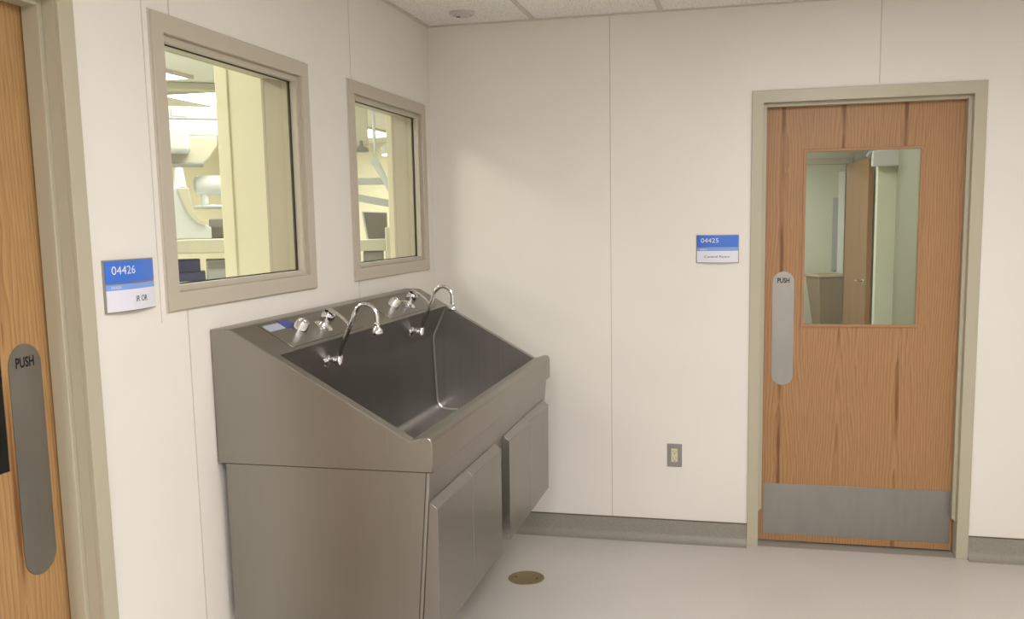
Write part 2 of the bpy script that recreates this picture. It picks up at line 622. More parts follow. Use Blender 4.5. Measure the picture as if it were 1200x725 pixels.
# ---------------------------------------------------------------- doors
def door(name, kind, o0, o1, oakm, label):
    """kind 'back': plane y, p = x ; kind 'left': plane x, p = y. depth d grows into the wall"""
    e = empty(name, (0, 0, 0), 0, label, 'door', kind='structure')
    back = kind == 'back'
    def bx(bm, p0, p1, d0, d1, z0, z1):
        if back:
            box(bm, p0, p1, d0, d1, z0, z1)
        else:
            box(bm, -d1, -d0, p0, p1, z0, z1)
    H = 2.125
    T = 0.13 if back else WT
    fr = B()
    F = 0.052
    # faces (proud of the wall 12 mm), both sides; jambs; header
    def U(bm, pin, pout, d0, d1, zin, zout, zb=0.0):
        """one inverted-U: extrude polygon in (p,z)"""
        pts = [(o0 - pout, zb), (o0 - pout, zout), (o1 + pout, zout), (o1 + pout, zb), (o1 + pin, zb), (o1 + pin, zin), (o0 - pin, zin), (o0 - pin, zb)]
        A = []
        for d in (d0, d1):
            A.append([bm.verts.new((p, d, z) if back else (-d, p, z)) for p, z in pts])
        n = 8
        for i in range(n):
            bm.faces.new((A[0][i], A[0][(i + 1) % n], A[1][(i + 1) % n], A[1][i]))
        for L in A:
            for q in ((0, 1, 6, 7), (1, 2, 5, 6), (2, 3, 4, 5)):
                bm.faces.new([L[k] for k in q])
    U(fr, 0.0, F, -0.012, 0.0, H, H + 0.055)
    U(fr, 0.0, 0.0245, 0.0, T, H, H + 0.019)
    U(fr, 0.0, F, T, T + 0.012, H, H + 0.055)
    obj('door_frame', fr, M_frame2, e, bevel=0.0015)
    # hospital stop, cut at 45 degrees above the floor
    st = B()
    d0, d1 = 0.030, 0.074
    zc = 0.165
    for p, s in ((o0, 1), (o1, -1)):
        pts = [(p, zc), (p, H), (p + s * 0.016, H), (p + s * 0.016, zc + 0.016)]
        A = [[st.verts.new((a, d, z) if back else (-d, a, z)) for a, z in pts] for d in (d0, d1)]
        for i in range(4):
            st.faces.new((A[0][i], A[0][(i + 1) % 4], A[1][(i + 1) % 4], A[1][i]))
        st.faces.new(A[0]); st.faces.new(A[1][::-1])
    bx(st, o0 + 0.016, o1 - 0.016, d0, d1, H - 0.016, H)
    obj('door_stop', st, M_frame2, e, bevel=0.001, seg=1)
    # leaf with vision opening
    L0, L1, LZ = o0 + 0.004, o1 - 0.004, 2.118
    ld0, ld1 = 0.078, 0.122
    if back:
        v = (1.822, 2.332, 1.085, 1.904)
    else:
        v = (o0 + 0.24, -2.792, 1.056, 1.904)
    bm = B()
    bx(bm, L0, v[0], ld0, ld1, 0.009, LZ)
    bx(bm, v[1], L1, ld0, ld1, 0.009, LZ)
    bx(bm, v[0], v[1], ld0, ld1, 0.009, v[2])
    bx(bm, v[0], v[1], ld0, ld1, v[3], LZ)
    leaf = obj('door_leaf', bm, oakm, e)
    if back:
        bm = B()
        ring(bm, 'y', (v[0] - 0.009, v[1] + 0.009, v[2] - 0.009, v[3] + 0.009), (v[0] + 0.004, v[1] - 0.004, v[2] + 0.004, v[3] - 0.004), ld0 - 0.005, ld0 + 0.012)
        obj('vision_bead', bm, M_oakedge, leaf, bevel=0.0015)
        bm = B(); box(bm, v[0] + 0.002, v[1] - 0.002, ld0 + 0.018, ld0 + 0.024, v[2] + 0.002, v[3] - 0.002)
        g = obj('vision_pane', bm, M_glass2, leaf)
    else:
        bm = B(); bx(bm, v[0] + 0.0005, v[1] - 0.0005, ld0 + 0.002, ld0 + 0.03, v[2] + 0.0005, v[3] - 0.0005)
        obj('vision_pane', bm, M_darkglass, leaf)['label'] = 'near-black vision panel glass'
    # push plate
    if back:
        pc, pz, ph = 1.732, 1.066, 0.55
    else:
        pc, pz, ph = -2.724, 1.064, 0.552
    bm = B()
    pts = [(pc + a, pz + b) for a, b in stadium(0.1, ph)]
    A = [[bm.verts.new((p, d, z) if back else (-d, p, z)) for p, z in pts] for d in (ld0 - 0.0022, ld0)]
    n = len(pts)
    for i in range(n):
        bm.faces.new((A[0][i], A[0][(i + 1) % n], A[1][(i + 1) % n], A[1][i]))
    bm.faces.new(A[0]); bm.faces.new(A[1][::-1])
    pl = obj('push_plate', bm, M_steelp, leaf)
    pl['label'] = 'brushed steel plate with rounded ends reading PUSH'
    tx = text_mesh('PUSH', 0.0235, bold=True)
    place_text(tx, 'push_lettering', M_black, pl, kind, pc - 0.029, pz + ph / 2 - 0.053, ld0 - 0.0026, width=0.057)
    if back:
        bm = B(); box(bm, L0 + 0.022, L1 - 0.010, ld0 - 0.0018, ld0, 0.042, 0.298)
        obj('kick_plate', bm, M_steelp, leaf, bevel=0.0006, seg=1)
        for kx in (L0 + 0.04, (L0 + L1) / 2, L1 - 0.03):
            for kz in (0.056, 0.284):
                bm = B(); lathe(bm, [(0.0035, 0), (0.003, 0.0012), (0, 0.0016)], (kx, ld0 - 0.0018, kz), (0, -1, 0), 10)
                obj('kick_plate_screw', bm, M_steel, leaf)
    return e


def text_mesh(s, size, bold=False, spacing=1.0):
    c = bpy.data.curves.new('txt', 'FONT')
    c.body = s
    c.size = size / 0.72
    c.space_character = spacing
    if bold:
        c.offset = size * 0.045
    c.resolution_u = 4
    o = bpy.data.objects.new('txt', c)
    COL.objects.link(o)
    dg = bpy.context.evaluated_depsgraph_get()
    me = bpy.data.meshes.new_from_object(o.evaluated_get(dg))
    bpy.data.objects.remove(o)
    return me


def place_text(me, name, m, parent, kind, p0, z0, d, bend=None, width=None):
    """put flat text (x right, y up) on a plane; d = depth of the surface into the wall (negative = proud)"""
    xs_ = [v.co.x for v in me.vertices]
    x0, x1 = min(xs_), max(xs_)
    sc = (width / (x1 - x0)) if width else 1.0
    for v in me.vertices:
        p = p0 + (v.co.x - x0) * sc
        z = z0 + v.co.y
        dd = d if bend is None else d - bend(p)
        v.co = (p, dd, z) if kind == 'back' else (-dd, p, z)
    me.materials.clear()
    me.materials.append(m)
    o = bpy.data.objects.new(name, me)
    COL.objects.link(o)
    o.parent = parent
    return o


door('door_1', 'left', D1[0], D1[1], M_oak2, 'oak door with black glass and PUSH plate at the left edge')
door('door_2', 'back', DB[0], DB[1], M_oak, 'closed oak door with vision panel and steel kick plate in the back wall')


# ---------------------------------------------------------------- room signs
def sign(kind, pc, zc, num, room, label, cat='sign'):
    loc = (pc, 0, zc) if kind == 'back' else (0, pc, zc)
    e = empty('room_sign', loc, 0, label, cat)
    w, h = 0.2, 0.133
    bend = lambda p: 0.006 + 0.012 * (1 - (p / (w / 2)) ** 2)
    N = 20
    def strip(name, z0, z1, m, lift, thick, t0=-w / 2, t1=w / 2):
        bm = B()
        fr, bk = [], []
        for k in range(N + 1):
            p = t0 + (t1 - t0) * k / N
            d1 = bend(p) + lift
            row = []
            for z in (z0, z1):
                for d in (d1, max(0.0, d1 - thick)):
                    row.append(bm.verts.new((p, -d, z) if kind == 'back' else (d, p, z)))
            fr.append(row)
        for a, b in zip(fr, fr[1:]):
            bm.faces.new((a[0], b[0], b[2], a[2]))
            bm.faces.new((a[1], a[3], b[3], b[1]))
            bm.faces.new((a[0], a[1], b[1], b[0]))
            bm.faces.new((a[2], b[2], b[3], a[3]))
        bm.faces.new((fr[0][0], fr[0][2], fr[0][3], fr[0][1]))
        bm.faces.new((fr[-1][0], fr[-1][1], fr[-1][3], fr[-1][2]))
        return obj(name, bm, m, e, smooth=True)
    strip('sign_holder', -h / 2, h / 2, M_sgrey, -0.002, 0.02)
    i = w / 2 - 0.004
    strip('blue_insert', 0.008, h / 2 - 0.003, M_blue, 0.0, 0.004, -i, i)
    strip('light_blue_band', -0.010, 0.0045, M_lblue, 0.0, 0.004, -i, i)
    strip('white_insert', -h / 2 + 0.003, -0.010, M_swhite, 0.0, 0.004, -i, i)
    bd = lambda p: bend(p) + 0.0006
    place_text(text_mesh(num, 0.0215, spacing=1.0), 'number_lettering', M_swhite, e, kind, -0.078, 0.030, 0.0, bd, width=0.083)
    place_text(text_mesh(num, 0.0075), 'small_lettering', M_swhite, e, kind, -0.082, -0.0065, 0.0, bd, width=0.032)
    place_text(text_mesh('........', 0.01), 'raised_dots', M_blue, e, kind, -0.078, 0.018, 0.0, lambda p: bend(p) + 0.0009, width=0.045)
    if kind == 'back':
        place_text(text_mesh(room, 0.0115), 'room_lettering', M_black, e, kind, -0.062, -0.042, 0.0, bd, width=0.118)
    else:
        place_text(text_mesh(room, 0.0155), 'room_lettering', M_black, e, kind, 0.002, -0.043, 0.0, bd, width=0.049)
    return e


sign('left', -2.4345, 1.4565, '04426', 'IR OR', 'curved blue and white sign reading 04426 IR OR, beside the left door')
sign('back', 1.4225, 1.4555, '04425', 'Control Room', 'curved blue and white sign reading 04425 Control Room on the back wall')

# ---------------------------------------------------------------- outlet
e = empty('wall_outlet', (1.2225, 0, 0.44), 0, 'steel-plated wall outlet low on the back wall, left of the oak door', 'outlet')
bm = B(); ring(bm, 'y', (-0.036, 0.036, -0.058, 0.058), (-0.0165, 0.0165, -0.0335, 0.0335), -0.006, 0.0)
obj('cover_plate', bm, M_steelp, e, bevel=0.002)
bm = B(); box(bm, -0.0162, 0.0162, -0.0045, 0.0, -0.0332, 0.0332)
r_ = obj('receptacle', bm, M_ivory, e, bevel=0.001)
bm = B()
for zz in (-0.018, 0.018):
    box(bm, -0.0075, -0.0055, -0.0052, -0.0044, zz - 0.003, zz + 0.006)
    box(bm, 0.0055, 0.0075, -0.0052, -0.0044, zz - 0.003, zz + 0.005)
    lathe(bm, [(0.0026, 0), (0.0026, 0.0008), (0, 0.0008)], (0, -0.0044, zz - 0.009), (0, -1, 0), 10)
obj('socket_slots', bm, M_dark, r_)

# ---------------------------------------------------------------- floor drain and detector
e = empty('floor_cleanout', (0.604, -0.614, 0), 0, 'round bronze floor cleanout cover beside the sink', 'floor drain')
bm = B(); lathe(bm, [(0.082, 0), (0.081, 0.0022), (0.074, 0.003), (0.072, 0.0022), (0, 0.0022)], (0, 0, 0), (0, 0, 1), 40)
c_ = obj('cover', bm, M_bronze, e, smooth=True)
for s in (-1, 1):
    bm = B(); lathe(bm, [(0.006, 0), (0.006, 0.0012), (0.0, 0.0016)], (s * 0.05, 0, 0.0022), (0, 0, 1), 14)
    obj('cover_screw', bm, M_dark, c_, smooth=True)

e = empty('smoke_detector', (0.258, -0.256, HC + 0.004), 0, 'round white detector on the ceiling tile above the corner', 'smoke detector')
bm = B(); lathe(bm, [(0.060, 0), (0.060, -0.009), (0.054, -0.013), (0.043, -0.013), (0.042, -0.008), (0.038, -0.008), (0.036, -0.016), (0.030, -0.021), (0, -0.022)], (0, 0, 0), (0, 0, 1), 40)
h_ = obj('housing', bm, mat('detector_plastic', srgb(206, 202, 198), 0.4), e, smooth=True)
bm = B(); lathe(bm, [(0.010, 0), (0.010, -0.004), (0, -0.005)], (-0.014, -0.012, -0.0205), (0, 0, 1), 16)
obj('sensor_cap', bm, M_eqgrey, h_, smooth=True)


# ---------------------------------------------------------------- troffers
def troffer(x, y, z, sx, sy, lens, label, group):
    e = empty('ceiling_troffer', (x, y, z), 0, label, 'ceiling light', group)
    bm = B(); ring(bm, 'z', (-sx / 2, sx / 2, -sy / 2, sy / 2), (-sx / 2 + 0.03, sx / 2 - 0.03, -sy / 2 + 0.03, sy / 2 - 0.03), -0.004, 0.03)
    obj('frame', bm, M_tbar, e, bevel=0.001, seg=1)
    bm = B(); box(bm, -sx / 2 + 0.03, sx / 2 - 0.03, -sy / 2 + 0.03, sy / 2 - 0.03, 0.0, 0.012)
    obj('diffuser', bm, lens, e)


for x, y in UNSEEN_TROFFERS:
    troffer(x, y, HC, 0.6, 1.21, M_lens, 'recessed fluorescent troffer in the tile ceiling out of view, the rear ones added to fill the back wall with light', 'unseen troffers of the tile ceiling')


# ================================================================ SCRUB SINK
def make_sink(loc, rz, label, full=True):
    """local: wall plane x=0, front towards +x, length along +y from 0"""
    Ls = 1.6511
    e = empty('scrub_sink', loc, rz, label, 'sink')
    # ---- upper housing
    y0, y1 = 0.0, Ls
    hy0, hy1 = 0.036, Ls - 0.036          # basin opening
    A = (0.205, 1.2202)                   # upper edge of the opening on the slope
    Dp = (0.618, 0.982)                   # valley at the front
    lip = [Dp, (0.630, 0.9835), (0.648, 0.990), (0.664, 0.9945), (0.674, 0.9935), (0.6815, 0.988), (0.686, 0.978), (0.686, 0.891)]
    bm = B()
    back_top = (0.0, 1.299)
    flat = (0.068, 1.299)
    # ends
    prof = [(0.0, 0.891), back_top, flat, A] + lip
    for y in (y0, y1):
        bm.faces.new([bm.verts.new((x, y, z)) for x, z in prof])
    def quad(a, b, ya, yb):
        bm.faces.new([bm.verts.new(p) for p in ((a[0], ya, a[1]), (b[0], ya, b[1]), (b[0], yb, b[1]), (a[0], yb, a[1]))])
    quad(back_top, flat, y0, y1)
    quad(flat, A, y0, y1)
    quad(A, Dp, y0, hy0)
    quad(A, Dp, hy1, y1)
    for a, b in zip(lip, lip[1:]):
        quad(a, b, y0, y1)
    quad((0.0, 0.891), back_top, y0, y1)
    # underside return
    quad((0.686, 0.891), (0.660, 0.891), y0, y1)
    quad((0.660, 0.891), (0.0, 0.891), y0, y0 + 0.03)
    quad((0.660, 0.891), (0.0, 0.891), y1 - 0.03, y1)
    bmesh.ops.remove_doubles(bm, verts=bm.verts[:], dist=1e-5)
    obj('housing', bm, M_steel, e, bevel=0.0035, seg=3, angle=28)
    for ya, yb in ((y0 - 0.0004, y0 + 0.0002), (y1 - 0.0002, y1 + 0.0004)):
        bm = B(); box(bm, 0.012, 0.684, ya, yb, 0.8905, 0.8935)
        obj('sealant_or_shadow_line', bm, M_dark, e)  # dark strip painted as the shadow line along the housing's bottom edge
    # ---- basin
    prof = [A, (0.142, 1.088), (0.139, 1.075), (0.150, 0.80)]
    for k in range(1, 7):
        a = PI + (PI / 2) * k / 6
        prof.append((0.200 + 0.05 * math.cos(a), 0.785 + 0.05 * math.sin(a)))
    prof += [(0.35, 0.728), (0.54, 0.735)]
    for k in range(1, 7):
        a = -PI / 2 + (PI / 2) * k / 6
        prof.append((0.565 + 0.045 * math.cos(a), 0.78 + 0.045 * math.sin(a)))
    prof += [(0.612, 0.90), Dp]
    bm = B()
    def row(y):
        return [bm.verts.new((x, y, z)) for x, z in prof]
    ra, rb = row(hy0), row(hy1)
    for i in range(len(prof) - 1):
        bm.faces.new((ra[i], ra[i + 1], rb[i + 1], rb[i]))
    bm.faces.new(ra[::-1]); bm.faces.new(rb)
    obj('basin', bm, M_steel2, e, smooth=True, sharp=20)
    # bright coved weld along the far and near back corners
    for yy, s in ((hy0, 1), (hy1, -1)):
        bm = B()
        tube(bm, [(A[0] - 0.002, yy + s * 0.003, A[1] - 0.006), (0.146, yy + s * 0.003, 1.088), (0.1425, yy + s * 0.003, 1.07), (0.1535, yy + s * 0.003, 0.79)] +
             [(0.202 + 0.0475 * math.cos(PI + PI / 2 * k / 5), yy + s * 0.003, 0.785 + 0.0475 * math.sin(PI + PI / 2 * k / 5)) for k in range(1, 6)] +
             [(0.35, yy + s * 0.003, 0.731), (0.54, yy + s * 0.003, 0.738)], 0.006, 8)
        obj('corner_weld', bm, M_weld, e, smooth=True)['label'] = 'polished weld bead in the basin corner'
    bm = B(); lathe(bm, [(0.045, 0), (0.045, 0.002), (0.036, 0.003), (0.034, 0.001), (0, 0.001)], (0.35, Ls / 2, 0.7285), (0, 0, 1), 24)
    obj('drain_strainer', bm, M_chrome, e, smooth=True)
    # ---- lower cabinet
    zt, zb = 0.891, 0.385
    xt, xb = 0.672, 0.631
    cx = lambda z: xb + (xt - xb) * (z - zb) / (zt - zb)
    bm = B(); prism(bm, [(0.016, zb), (0.016, zt), (xt, zt), (xb, zb)], 0.012, Ls - 0.012, 'y')
    bm.normal_update()
    bmesh.ops.delete(bm, geom=[f for f in bm.faces if all(abs(v.co.z - zt) < 1e-5 for v in f.verts)], context='FACES_ONLY')
    obj('lower_cabinet', bm, M_steel, e, bevel=0.006, seg=3)
    # side cover sheet seam at the front corner
    bm = B()
    prism(bm, [(cx(zt) - 0.012, zt), (cx(zt) - 0.0095, zt), (cx(zb) - 0.0095, zb), (cx(zb) - 0.012, zb)], 0.0112, 0.0125, 'y')
    obj('side_seam', bm, M_dark, e)
    # ---- access panels: vertical front, wedge-shaped returns
    gaps = [(0.018, 0.378), (0.380, 0.742), (0.866, 1.204), (1.206, 1.580)]
    for a, b in gaps:
        bm = B()
        prism(bm, [(cx(0.800) + 0.0005, 0.800), (0.690, 0.779), (0.687, 0.392), (cx(0.392) + 0.0005, 0.392)], a, b, 'y')
        obj('access_panel', bm, M_steel, e, bevel=0.0012, seg=1, sharp=25)
    # ---- control panels on the slope
    th = math.atan2(1.299 - 0.982, 0.618 - 0.068)
    sl = Vector((math.cos(th), 0, -math.sin(th)))
    nn = Vector((math.sin(th), 0, math.cos(th)))
    def P(s, y, h):
        """s = distance down the slope from the flat's edge, h = height off it"""
        v = Vector((0.068, y, 1.299)) + sl * s + nn * h
        return v
    def slab(bm, s0, s1, ya, yb, h0, h1):
        vs = [bm.verts.new(P(s, y, h)) for s in (s0, s1) for y in (ya, yb) for h in (h0, h1)]
        for f in ((0, 1, 3, 2), (4, 6, 7, 5), (0, 4, 5, 1), (2, 3, 7, 6), (0, 2, 6, 4), (1, 5, 7, 3)):
            bm.faces.new([vs[i] for i in f])
    for q, c in enumerate((0.4135, 1.2385)):
        bm = B(); slab(bm, 0.012, 0.142, c - 0.27, c + 0.27, 0.0003, 0.0016)
        cp = obj('control_panel', bm, M_steel, e, bevel=0.0006, seg=1)
        bm = B()
        # shadow gap round the cover plate
        for r in ((0.0105, 0.012, c - 0.2715, c + 0.2715), (0.142, 0.1435, c - 0.2715, c + 0.2715)):
            slab(bm, r[0], r[1], r[2], r[3], 0.0002, 0.0008)
        for r in ((0.0105, 0.1435, c - 0.2725, c - 0.27), (0.0105, 0.1435, c + 0.27, c + 0.2715)):
            slab(bm, r[0], r[1], r[2], r[3], 0.0002, 0.0008)
        obj('panel_gap', bm, M_dark, cp)
        # knob
        bm = B()
        o = P(0.080, c - 0.116, 0.0016)
        lathe(bm, [(0.0255, 0), (0.0255, 0.010), (0.0245, 0.014), (0.0215, 0.032), (0.019, 0.038), (0.006, 0.040), (0, 0.040)], o, nn, 28)
        kb = obj('timer_knob', bm, M_chrome, cp, smooth=True)
        bm = B()
        a_ = P(0.080 - 0.028, c - 0.116 - 0.004, 0.030)
        vs = []
        for s, y, h in ((0.052, -0.005, 0.018), (0.052, 0.005, 0.018), (0.074, 0.005, 0.048), (0.074, -0.005, 0.048),
                        (0.066, -0.005, 0.012), (0.066, 0.005, 0.012), (0.090, 0.005, 0.040), (0.090, -0.005, 0.040)):
            vs.append(bm.verts.new(P(s, c - 0.116 + y, h)))
        for f in ((0, 1, 2, 3), (4, 7, 6, 5), (0, 4, 5, 1), (1, 5, 6, 2), (2, 6, 7, 3), (3, 7, 4, 0)):
            bm.faces.new([vs[i] for i in f])
        # small pointer ridge on the knob
        obj('knob_pointer', bm, M_chrome, kb, bevel=0.002)
        # lever mixer
        yl = c + 0.045
        bm = B()
        o = P(0.088, yl, 0.0016)
        lathe(bm, [(0.033, 0), (0.033, 0.003), (0.028, 0.007), (0.019, 0.010), (0.017, 0.014), (0.0185, 0.017), (0.022, 0.022), (0.0235, 0.046), (0.021, 0.054), (0.012, 0.058), (0, 0.058)], o, nn, 28)
        lv = obj('mixer_valve', bm, M_chrome, cp, smooth=True)
        bm = B()
        rows = []
        for (s, h, hw, tk) in ((0.066, 0.046, 0.011, 0.010), (0.074, 0.063, 0.0145, 0.007), (0.088, 0.0665, 0.015, 0.005), (0.115, 0.0665, 0.013, 0.0042), (0.145, 0.062, 0.011, 0.004), (0.168, 0.055, 0.009, 0.0035), (0.176, 0.052, 0.005, 0.003)):
            rows.append([bm.verts.new(P(s, yl + yy * hw, h + hh * tk)) for yy, hh in ((-1, 0), (-0.6, 0.9), (0, 1.1), (0.6, 0.9), (1, 0), (0.6, -0.5), (0, -0.6), (-0.6, -0.5))])
        for a, b in zip(rows, rows[1:]):
            for k in range(8):
                bm.faces.new((a[k], a[(k + 1) % 8], b[(k + 1) % 8], b[k]))
        bm.faces.new(rows[0][::-1]); bm.faces.new(rows[-1])
        obj('lever_handle', bm, M_chrome, lv, smooth=True)
        if q == 0:
            bm = B(); slab(bm, 0.020, 0.052, c - 0.262, c - 0.150, 0.0016, 0.0021)
            st = obj('instruction_sticker', bm, M_stickw, cp)
            st['label'] = 'pale blue-grey instruction sticker'
            bm = B(); slab(bm, 0.014, 0.056, c - 0.160, c - 0.085, 0.0021, 0.0026)
            st = obj('blue_sticker', bm, M_stickb, cp)
            st['label'] = 'deep blue sticker beside the timer knob'
        # faucet on the panel under the deck
        fy = c + 0.010
        bm = B()
        pn = Vector((0.90, 0, -0.435)).normalized()
        o = Vector((0.1705, fy, 1.146))
        lathe(bm, [(0.026, 0), (0.025, 0.003), (0.014, 0.009), (0.011, 0.012), (0.011, 0.020), (0.015, 0.022), (0.015, 0.030), (0.011, 0.032), (0.011, 0.036)], o, (1, 0, 0.0), 22)
        lathe(bm, [(0.0, -0.020), (0.010, -0.020), (0.0125, -0.016), (0.0125, 0.012), (0.011, 0.018), (0.0, 0.020)], (0.214, fy, 1.146), (0, 0.3, 1), 18)
        fc = obj('faucet', bm, M_chrome, e, smooth=True)
        # goose-neck
        bm = B()
        ctrl = [Vector(p) for p in ((0.214, fy, 1.154), (0.222, fy, 1.178), (0.278, fy, 1.305))]
        path = [ctrl[0], ctrl[1]] + [ctrl[1].lerp(ctrl[2], k / 6) for k in range(1, 7)]
        # arc from the slanted riser over and down
        ctr = Vector((0.317, fy, 1.291)); r = 0.0405
        for k in range(0, 15):
            a = math.radians(158 - k * 12.2)
            path.append(ctr + Vector((math.cos(a) * r, 0, math.sin(a) * r * 1.12)))
        path.append(Vector((0.3565, fy, 1.270)))
        tube(bm, path, 0.0078, 16)
        sp = obj('gooseneck_spout', bm, M_chrome, fc, smooth=True)
        bm = B()
        d = (ctrl[2] - ctrl[1]).normalized()
        lathe(bm, [(0.0072, -0.003), (0.0088, -0.002), (0.0088, 0.002), (0.0072, 0.003)], ctrl[1].lerp(ctrl[2], 0.62), d, 16)
        obj('spout_collar', bm, M_chrome, sp, smooth=True)
        bm = B()
        lathe(bm, [(0.008, 0.0), (0.0095, -0.002), (0.0095, -0.008), (0.0075, -0.010), (0.0085, -0.013), (0.016, -0.022), (0.0185, -0.030), (0.018, -0.036), (0.013, -0.037), (0.0, -0.037)], (0.3565, fy, 1.275), (0, 0, 1), 24)
        hd = obj('spray_head', bm, M_chrome, sp, smooth=True)
        bm = B(); lathe(bm, [(0.0155, 0), (0.0155, -0.003), (0, -0.003)], (0.3565, fy, 1.2383), (0, 0, 1), 24)
        obj('spray_face', bm, M_dark, hd)
    return e


make_sink((0.0015, -2.0785, 0), 0, 'wide two-station stainless steel scrub sink on the wall under the windows')

# ================================================================ OPERATING ROOM beyond the windows
OC = 2.80
OX0, OY1 = -6.2, 9.0
bm = B(); box(bm, OX0, -WT, RY, OY1, -0.12, 0.0)
struct('floor_operating_room', bm, M_orfloor, 'pale floor of the bright room seen through the windows', 'floor')
bm = B(); box(bm, OX0, -WT, RY, OY1, OC + 0.03, OC + 0.08)
struct('ceiling_operating_room', bm, M_orceil, 'white ceiling of the bright room seen through the windows', 'ceiling')
bm = B()
box(bm, OX0 - 0.1, OX0, RY, OY1, 0, OC + 0.08)
box(bm, OX0, -WT, OY1, OY1 + 0.1, 0, OC + 0.08)
box(bm, OX0, -WT, RY - 0.1, RY, 0, OC + 0.08)
box(bm, -WT, 0.0, 0.0, OY1, 0, OC + 0.08)
struct('wall_operating_room', bm, M_yellow, 'pale yellow walls of the bright room beyond the windows', 'wall')
bm = B()
wall_boxes(bm, 'x', -WT - 0.006, -WT, RY, 0.0, 0.0, OC + 0.03,
           [(D1[0] - 0.06, D1[1] + 0.06, 0.0, 2.19),
            (W1[0] - 0.001, W1[1] + 0.001, W1[2] - 0.001, W1[3] + 0.001),
            (W2[0] - 0.001, W2[1] + 0.001, W2[2] - 0.001, W2[3] + 0.001)])
struct('wall_inner_lining', bm, M_yellow, 'pale yellow lining on the far side of the window wall', 'wall')
# two yellow piers by the right jamb of each window
for i, (ya, yb, x1, seam) in enumerate(((-1.352, -1.15, -0.372, -0.322), (-0.085, 0.12, -0.205, None))):
    bm = B(); box(bm, x1, -WT - 0.006, ya, yb, 0, OC + 0.03)
    if seam:
        box(bm, x1 + 0.0, seam, ya - 0.006, ya, 0, OC + 0.03)
    struct('wall_pier', bm, M_pier, ('pale yellow pier filling the right of the nearer window', 'pale yellow pier at the right edge of the corner window')[i], 'wall', bevel=0.003)
for x, y in OR_TROFFERS:
    troffer(x, y, OC + 0.004, 0.6, 1.21, M_lensor, 'bright white ceiling light in the room beyond the windows, some unseen and added to light the yellow piers', 'ceiling lights of the room beyond the windows')


def cyl(bm, o, ax, r, h, seg=28, r2=None):
    lathe(bm, [(r, 0), (r2 if r2 is not None else r, h)], o, ax, seg)


# frame 1: seen through the nearer window
A1, O1 = math.radians(32.5), (-2.112, 1.205, 0)
e = empty('equipment_cart', O1, A1, 'tall white equipment cart seen low through the nearer window', 'cart')
bm = B(); box(bm, -0.34, 0.42, -0.15, 0.32, 1.425, 1.52); obj('worktop', bm, M_equip2, e, bevel=0.008)
for a in (-0.34, 0.39):
    bm = B(); box(bm, a, a + 0.03, -0.14, 0.31, 0.10, 1.425); obj('side_panel', bm, M_equip, e, bevel=0.004)
for a in (1.20, 0.62, 0.12):
    bm = B(); box(bm, -0.31, 0.39, -0.12, 0.31, a, a + 0.035); obj('shelf', bm, M_equip, e)
for a, b in ((-0.31, -0.08), (0.405, -0.08), (-0.31, 0.25), (0.405, 0.25)):
    bm = B(); cyl(bm, (a - 0.015, b, 0.05), (1, 0, 0), 0.05, 0.03); obj('caster', bm, M_dark, e)
bm = B(); box(bm, -0.295, 0.03, -0.10, 0.22, 1.236, 1.295); box(bm, -0.27, 0.0, -0.08, 0.20, 1.296, 1.38)
tag(obj('storage_case', bm, M_navy, bevel=0.006), 'navy blue case on the shelf below the cart worktop', 'case')
bpy.data.objects['storage_case'].location = O1; bpy.data.objects['storage_case'].rotation_euler = (0, 0, A1)
e2 = empty('instrument_module', O1, A1, 'grey electronic module beside the navy case', 'equipment')
bm = B(); box(bm, 0.04, 0.36, -0.11, 0.25, 1.236, 1.375); obj('module_body', bm, M_eqgrey2, e2, bevel=0.008)
bm = B(); box(bm, 0.05, 0.35, -0.118, -0.11, 1.32, 1.365); obj('module_front', bm, M_eqgrey, e2)
e = empty('dark_equipment_box', O1, A1, 'dark grey box standing on the cart worktop at its right', 'equipment')
bm = B(); box(bm, 0.075, 0.37, 0.06, 0.26, 1.521, 1.655); obj('box_body', bm, M_eqgrey, e, bevel=0.006)
bm = B(); box(bm, 0.08, 0.365, 0.055, 0.06, 1.53, 1.60); obj('box_face', bm, M_screen, e)

e = empty('imaging_stand', O1, A1, 'white curved imaging stand on the cart worktop', 'equipment')
pts = [(-0.22, 1.521), (0.085, 1.521), (0.085, 1.60), (0.055, 1.612), (0.045, 1.64), (0.02, 1.655), (-0.005, 1.69), (-0.025, 1.74), (-0.038, 1.80), (-0.045, 1.86), (-0.22, 1.875)]
bm = B(); prism(bm, pts, -0.12, 0.05, 'y'); obj('stand_body', bm, M_equip, e, bevel=0.008)
bm = B()
pts = [(-0.115, 1.86), (-0.045, 1.86), (-0.038, 1.80), (-0.025, 1.74), (-0.005, 1.69), (0.02, 1.655), (0.048, 1.635), (0.048, 1.605), (0.0, 1.625), (-0.04, 1.665), (-0.075, 1.73), (-0.10, 1.80)]
prism(bm, pts, -0.135, -0.12, 'y'); obj('curved_guide', bm, M_equip2, e, bevel=0.003)
bm = B(); lathe(bm, [(0.045, 0), (0.04, 0.03), (0.028, 0.12), (0.02, 0.135), (0, 0.138)], (-0.10, -0.03, 1.868), (0, 0, 1)); obj('neck', bm, M_equip, e, smooth=True)

